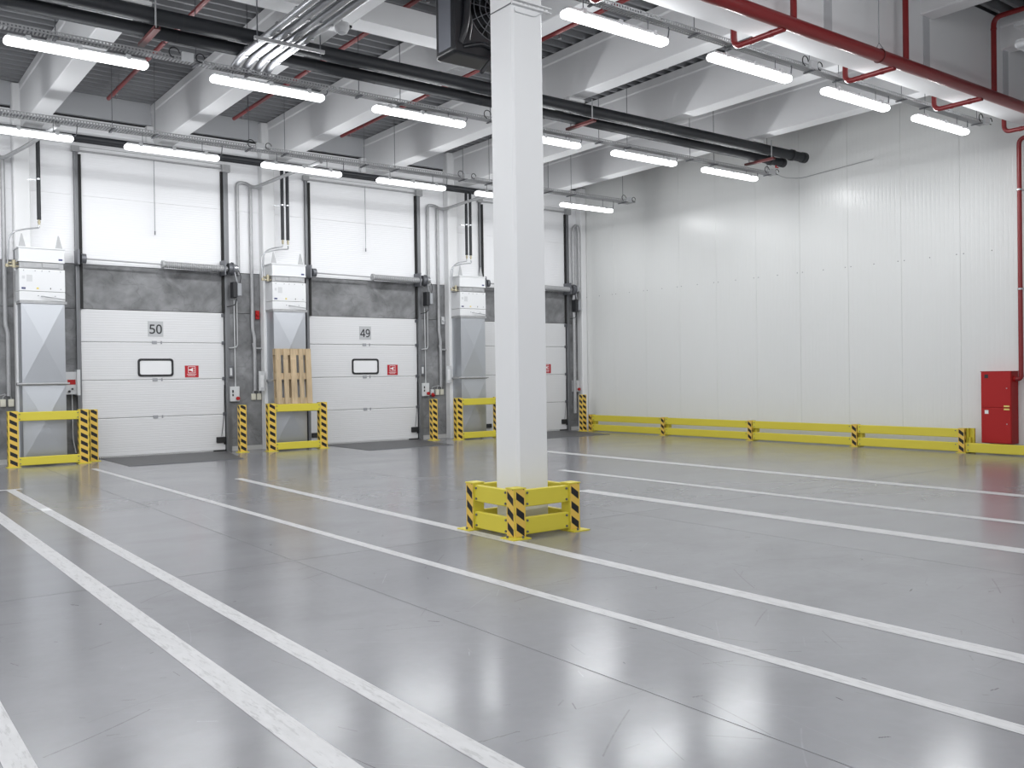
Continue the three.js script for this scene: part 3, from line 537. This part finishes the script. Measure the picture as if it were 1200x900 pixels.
// ---------------------------------------------------------------- sprinkler pipes
{
  const m = thing('sprinkler_main', 'thick red sprinkler main hung along the white girder', 'pipe', [XL, 6.02, -7.14]);
  partW('tube', cyl([XL, 6.02, -7.14], [XR - .02, 6.02, -7.14], .088, 20), M.red, m);
  for (const x of [4.6, 11.9]) {
    partW('hanger_ring', new THREE.TorusGeometry(.094, .008, 6, 20).rotateY(Math.PI / 2).translate(x, 6.02, -7.14), M.redDark, m);
    partW('hanger_rod', [pipe([[x, 6.105, -7.2], [x, 6.2, -7.14], [x, 6.105, -7.08]], .007, .02, 6), cyl([x, 6.19, -7.14], [x, YD, -7.14], .007, 6)], M.cover, m);
  }
  const bays = [[4.65, 'between the first and second roof beams'], [7.2, 'between the second and third roof beams'], [9.75, 'between the third and fourth roof beams'], [12.3, 'between the fourth and fifth roof beams'], [14.85, 'between the fifth and sixth roof beams'], [17.3, 'beside the right wall']];
  for (const [x, l] of bays) {
    const b = thing('sprinkler_branch', `red sprinkler branch pipe under the deck ${l}`, 'pipe', [x, 5.9, -7.95]);
    partW('tube', pipe([[x, 5.93, -7.14], [x, 5.93, -7.93], [x, 7.25, -7.93], [x, 7.25, -19.4]], .04, .12, 12), M.red, b);
    for (const z of [-7.34, -7.64]) partW('coupling', cyl([x, 5.93, z + .02], [x, 5.93, z - .02], .046, 12), M.red, b);
    for (const z of [-18.6, -15.6, -13.1, -10.4]) { partW('pipe_hanger', [new THREE.TorusGeometry(.046, .006, 5, 14).translate(x, 7.25, z), cyl([x, 7.29, z], [x, YD, z], .006, 6)], M.galvDark, b); }
    for (const z of [-19.1, -16.2, -11.6]) partW('sprinkler_head', [cyl([x + .08, 7.19, z], [x + .08, 7.28, z], .012, 8), cyl([x + .08, 7.17, z], [x + .08, 7.19, z], .028, 10), cyl([x + .02, 7.27, z], [x + .1, 7.27, z], .012, 6)], M.steel, b);
  }
  for (const [x, l] of [[4.7, 'above the pillar'], [9.95, 'leftmost of those in view'], [12.6, 'second of those in view'], [15.25, 'rightmost, bending over under the deck']]) {
    const r = thing('sprinkler_riser', `red riser pipe on the near side of the girder, ${l}`, 'pipe', [x, 6.1, -7.14]);
    partW('tube', pipe([[x, 6.08, -7.14], [x, 7.3, -7.14], [x, 7.3, 4.5]], .042, .14, 12), M.red, r); partW('coupling', cyl([x, 7.1, -7.14], [x, 7.13, -7.14], .047, 12), M.red, r);
  }
}
// ---------------------------------------------------------------- black insulated pipes under the roof beams
{
  for (const [y, z, r, xe, l] of [[6.43, -12.5, .105, 17.75, 'thicker front'], [6.32, -12.78, .09, 17.35, 'thinner rear']]) {
    const p = thing('insulated_pipe', `${l} one of two black insulated pipes under the roof beams`, 'pipe', [XL, y, z]);
    partW('insulation', [cyl([XL, y, z], [xe, y, z], r, 18)], M.insul, p);
    const bands = []; for (let x = XL + .7; x < xe; x += 1.02) bands.push(cyl([x, y, z], [x + .03, y, z], r + .003, 18)); partW('joint_band', bands, M.black, p);
    partW('end_collar', [cyl([xe - .5, y, z], [xe - .42, y, z], r + .018, 18), cyl([xe - .1, y, z], [xe + .02, y, z], r + .012, 18)], M.black, p);
    if (r < .1) partW('drain_cock', [cyl([xe - .25, y - .14, z], [xe - .25, y, z], .02, 8), cyl([xe - .27, y - .13, z], [xe - .17, y - .13, z], .014, 6)], M.redCab, p);
  }
  [[3.3, 'above the leftmost lamps'], [10.95, 'right of the pillar'], [16.12, 'near the right wall']].forEach(([x, l]) => {
    const h = thing('pipe_hanger', `dark red bracket hung under a roof beam for the black pipes, ${l}`, 'hanger', [x, 6.64, -12.6]);
    partW('beam_clip', [rb(x - .1, 6.58, -12.66, x + .28, 6.637, -12.56, .01)], M.white, h); partW('rod', cyl([x + .26, 6.2, -12.35], [x + .26, 6.6, -12.35], .012, 8), M.galv, h); partW('rod', cyl([x + .26, 6.2, -12.95], [x + .26, 6.64, -12.95], .012, 8), M.galv, h);
    partW('bracket', [bx(x + .22, 6.18, -13.05, x + .3, 6.195, -12.28), bx(x + .22, 6.19, -13.05, x + .235, 6.225, -12.28), bx(x + .285, 6.19, -13.05, x + .3, 6.225, -12.28)], M.redDark, h);
  });
}
// bundle of steel conduits coming from the girder to the middle cable tray
{
  const X = [4.83, 4.99, 5.15, 5.31];
  X.forEach((x, k) => {
    const c = thing('steel_conduit', `silver steel conduit, ${order[k]} from the left in the bundle under the roof beams`, 'conduit', [x, 6.2, -13]);
    partW('tube', pipe([[x, 6.12, -13.0], [x, 6.2, -12.7], [x, 6.2, -7.9]], .054, .25, 14), M.conduitSteel, c); for (const z of [-12.5, -11.4, -10.8, -9.5]) partW('saddle_clip', bx(x - .02, 6.135, z - .03, x + .02, 6.275, z + .03), M.steel, c);
  });
  const s = thing('conduit_rack', 'steel strut rail hung on rods under the silver conduits', 'rack', [4.65, 6.1, -11.65]);
  partW('rail', [bx(4.62, 6.09, -11.68, 5.62, 6.135, -11.64)], M.galv, s); for (const x of [4.66, 5.56]) partW('rod', cyl([x, 6.05, -11.66], [x, YD, -11.66], .009, 6), M.galvDark, s);
}

// ---------------------------------------------------------------- cable trays and the tube lamps under them
const ROWS = [[-17.6, 6.17, 17.35, 'over the dock doors', XL], [-12.96, 6.05, 17.25, 'in the middle row below the black pipes', XL], [-8.29, 6.13, 17.3, 'in the row in front of the girder', 6.65], [-3.63, 6.13, 11.9, 'nearer than the girder', XL], [1.0, 6.13, 9.1, 'behind the viewer', XL], [-5.6, 6.13, 17.3, 'with switched-off lamps near the right wall', 12.68], [-8.29, 6.13, 4.1, 'in the front row left of the pillar', XL]];
const LY = 5.9, LX = []; for (let k = 9; k >= 0; k--) LX.push(15.75 - 2.6 * k);
const makeLamp = (ty, off) => {
  const L = .87, g = thing('tube_lamp', 'lit tube lamp', 'lamp', [0, 0, 0], 'lit tube lamps under the cable trays');
  part('diffuser', new RoundedBoxGeometry(2 * L, .1, .17, 4, .048), off ? M.plastic : M.glow, g);
  part('housing', [rb(-L + .03, .03, -.075, L - .03, .075, .075, .02)], M.plastic, g);
  for (const x of [-.6, 0, .6]) part('clip', [bx(x - .03, .02, -.09, x + .03, .085, .09)], M.plastic, g);
  for (const x of [-.55, .55]) part('hook', [cyl([x, .07, 0], [x, ty - LY - .004, 0], .006, 6)], M.galvDark, g);
  part('lead', pipe([[L - .04, .05, 0], [L + .05, .07, 0], [L + .07, ty - LY - .03, 0], [L + .055, ty - LY - .008, 0]], .009, .06, 6), M.galvDark, g);
  return g;
};
ROWS.forEach(([z, ty, xe, l, xs], r) => {
  let proto = null; const t = thing('cable_tray', `perforated steel cable tray carrying the lamps ${l}`, 'cable tray', [xs, ty, z]), w = r === 0 ? .15 : .07;
  const seg = xe - xs, rungs = [], dots = []; const pitch = r === 0 ? .05 : .045;
  for (let x = xs; x < xe - .03; x += pitch) rungs.push(bx(x, ty, z - w, x + pitch * .55, ty + .004, z + w));
  if (r < 3) { partW('perforated_base', rungs, M.galv, t); for (const s of [-1, 1]) { const ps = []; for (let x = xs; x < xe - .03; x += pitch) ps.push(bx(x, ty + .01, z + s * w - .002, x + pitch * .5, ty + .042, z + s * w + .002)); partW('perforated_side', [...ps, bx(xs, ty, z + s * w - .003, xe, ty + .012, z + s * w + .003), bx(xs, ty + .04, z + s * w - .005, xe, ty + .055, z + s * w + .005)], M.galv, t); } }
  else partW('perforated_base', bx(xs, ty, z - w, xe, ty + .05, z + w), M.galv, t);
  partW('cable', [pipe([[xs + .1, ty + .02, z - .02], [xe - .1, ty + .02, z - .02]], .018, .1, 6), pipe([[xs + .1, ty + .02, z + .025], [xe - .2, ty + .02, z + .025]], .014, .1, 6)], M.cover, t);
  for (const x of BEAMX) for (const dx of [.9, -.9]) if (x + dx > xs + .1 && x + dx < xe) { partW('hanger_rod', [cyl([x + dx, ty - .01, z], [x + dx, YD + .01, z], .006, 6), bx(x + dx - .02, ty - .02, z - w - .03, x + dx + .02, ty - .005, z + w + .03)], M.galvDark, t); }
  for (const x of r === 0 ? [6.9, 11.85, 17.0] : r === 1 ? [4.05, 9.35, 17.0] : r === 2 ? [11.8, 17.1] : []) {
    const b = partW('junction_box', rb(x, ty - .01, z + w, x + .16, ty + .11, z + w + .06, .01), M.plastic, t);
    partW('cable_loop', new THREE.TorusGeometry(.07, .008, 6, 16, 4.6).translate(x - .1, ty + .08, z + w + .02), M.black, b); partW('cable_loop', new THREE.TorusGeometry(.06, .008, 6, 16, 5.2).translate(x + .26, ty + .07, z + w + .02), M.black, b);
  }
  LX.forEach((x, k) => {
    if (r === 5 && k === 9) return;
    if (r === 2 && x < 6.9) return;
    const off = r === 5;                                 // the lamps nearer than the girder on the right are switched off
    if (off) { if (x < 13) return; x += .4; } else if (r === 6 ? x > 3 : r > 2 && x > (r === 3 ? 11 : 8.5)) return;
    const inView = r < 3 && (r === 2 ? k >= 6 : k >= (r === 0 ? 4 : 5));
    const label = inView ? (r === 2 ? `lit tube lamp in the front row before the girder, ${order[k - 6]} from the pillar` : r === 1 ? `lit tube lamp in the middle row below the black pipes, ${order[k - 5]} from the left` : `lit tube lamp in the back row over the dock doors, ${order[k - 4]} from the left`) : off ? (k === 8 ? 'switched-off tube lamp whose tip shows at the right edge under the near beam' : 'switched-off tube lamp') : 'lit tube lamp out of view overhead';
    const pos = [x, LY, z]; let o;
    if (!proto) { o = proto = makeLamp(ty, off); o.position.set(...pos); o.userData.label = label; } else { o = copyOf(proto, pos, label); o.children[0].material = off ? M.plastic : M.glow; }
    if (off) { o.userData.group = 'switched-off tube lamps on the near right'; return; }
    if (!inView) o.userData.group = 'lit tube lamps out of view'; else o.userData.group = 'lit tube lamps under the cable trays';
    const a = new THREE.RectAreaLight(LAMP_COLOR, LAMP_POWER, 1.68, .13); a.position.set(x, LY - .054, z); a.lookAt(x, 0, z); scene.add(a);
    for (const s of [-1, 1]) { const e = new THREE.RectAreaLight(LAMP_COLOR, LAMP_SIDE, 1.68, .085); e.position.set(x, LY - .004, z + s * .09); e.lookAt(x, LY - .2, z + s * 2); scene.add(e); }
  });
});

// ---------------------------------------------------------------- fan heater behind the pillar, detector
{
  const f = thing('fan_heater', 'large black axial fan heater hung high behind the pillar', 'fan heater', [6.3, 5.27, -8.62]);
  const W = .56, H = 1.12, D = .3;
  const s = new THREE.Shape(); s.moveTo(-W, .03); s.lineTo(-W, H - .03); s.quadraticCurveTo(-W, H, -W + .03, H); s.lineTo(W - .03, H); s.quadraticCurveTo(W, H, W, H - .03); s.lineTo(W, .03); s.quadraticCurveTo(W, 0, W - .03, 0); s.lineTo(-W + .03, 0); s.quadraticCurveTo(-W, 0, -W, .03);
  const h = new THREE.Path(); h.absarc(0, H / 2 + .02, .4, 0, Math.PI * 2, true); s.holes.push(h);
  const shell = std(.009, .01, .013, .32);
  part('casing', new THREE.ExtrudeGeometry(s, { depth: D, bevelEnabled: true, bevelSize: .02, bevelThickness: .05, bevelSegments: 3, curveSegments: 24 }).translate(0, 0, -D), shell, f);
  // swelling flutes left of the fan opening and along the bottom
  const fl = (pts, r) => new THREE.TubeGeometry(new THREE.CatmullRomCurve3(pts.map(V)), 24, r, 10);
  part('moulded_rib', [fl([[-.5, .1, .02], [-.44, .3, .06], [-.42, .58, .075], [-.44, .86, .06], [-.5, 1.05, .02]], .045)], shell, f); part('moulded_rib', [fl([[-.38, .16, .03], [-.36, .36, .05], [-.39, .5, .06], [-.36, .7, .05], [-.39, .95, .03]], .025)], shell, f);
  part('moulded_rib', [fl([[-.46, .06, .03], [-.2, .13, .06], [0, .09, .065], [.3, .12, .05]], .03)], shell, f);
  part('side_reflection', bx(-W - .026, .05, -D + .03, -W - .014, H - .05, -.02), std(.22, .23, .26, .35, { metalness: .6 }), f, 'side plate coloured grey for reflections on the glossy black casing');  // grey plate paints the reflections seen on the glossy black side
  const gr = []; for (const r of [.06, .14, .22, .3, .38]) gr.push(new THREE.TorusGeometry(r, .006, 5, 40).translate(0, H / 2 + .02, .035)); for (let k = 0; k < 12; k++) { const a = k * Math.PI / 6; gr.push(cyl([Math.cos(a) * .07, H / 2 + .02 + Math.sin(a) * .07, .035], [Math.cos(a) * .41, H / 2 + .02 + Math.sin(a) * .41, .035], .005, 5)); }
  part('guard_grille', gr, M.galvDark, f);
  for (let k = 0; k < 5; k++) part('blade', new THREE.BoxGeometry(.27, .17, .012).rotateX(.5).translate(.21, 0, 0).rotateZ(k * 1.2566).translate(0, H / 2 + .02, -.08), M.black, f);
  part('motor', [cyl([0, H / 2 + .02, -.18], [0, H / 2 + .02, .09], .075, 16), bx(.03, H / 2 - .0, .06, .1, H / 2 + .06, .12)], M.black, f); part('motor_label', bx(-.03, H / 2 + .01, .09, .02, H / 2 + .06, .094), M.white, f);
  part('back_plate', bx(-W + .02, .02, -D - .05, W - .02, H - .02, -D - .03), M.black, f);
  part('support_arm', [bx(-.62, 0, 0, 0, .035, .05)].map(q => q.rotateZ(.9).translate(.1, .24, .14)), M.black, f);
  for (const x of [-.4, .4]) part('hanger_rod', cyl([x, H, -.15], [x, YD - 5.27, -.15], .01, 8), M.galvDark, f);
  const d = thing('motion_detector', 'small round white detector hanging on a rod beside the silver conduits', 'detector', [5.62, 6.22, -11.12]);
  part('body', [cyl([0, .06, 0], [0, .12, 0], .1, 20), cyl([0, 0, 0], [0, .06, 0], .07, 20, .1)], M.white, d); part('lens', new THREE.SphereGeometry(.055, 16, 8, 0, 6.3, Math.PI / 2, Math.PI / 2).scale(1, .5, 1), M.plastic, d); part('rod', cyl([0, .12, 0], [0, YD - 6.22, 0], .008, 6), M.galv, d); part('mount', bx(.06, .09, -.02, .14, .12, .02), M.black, d);
}
renderer.render(scene, camera);
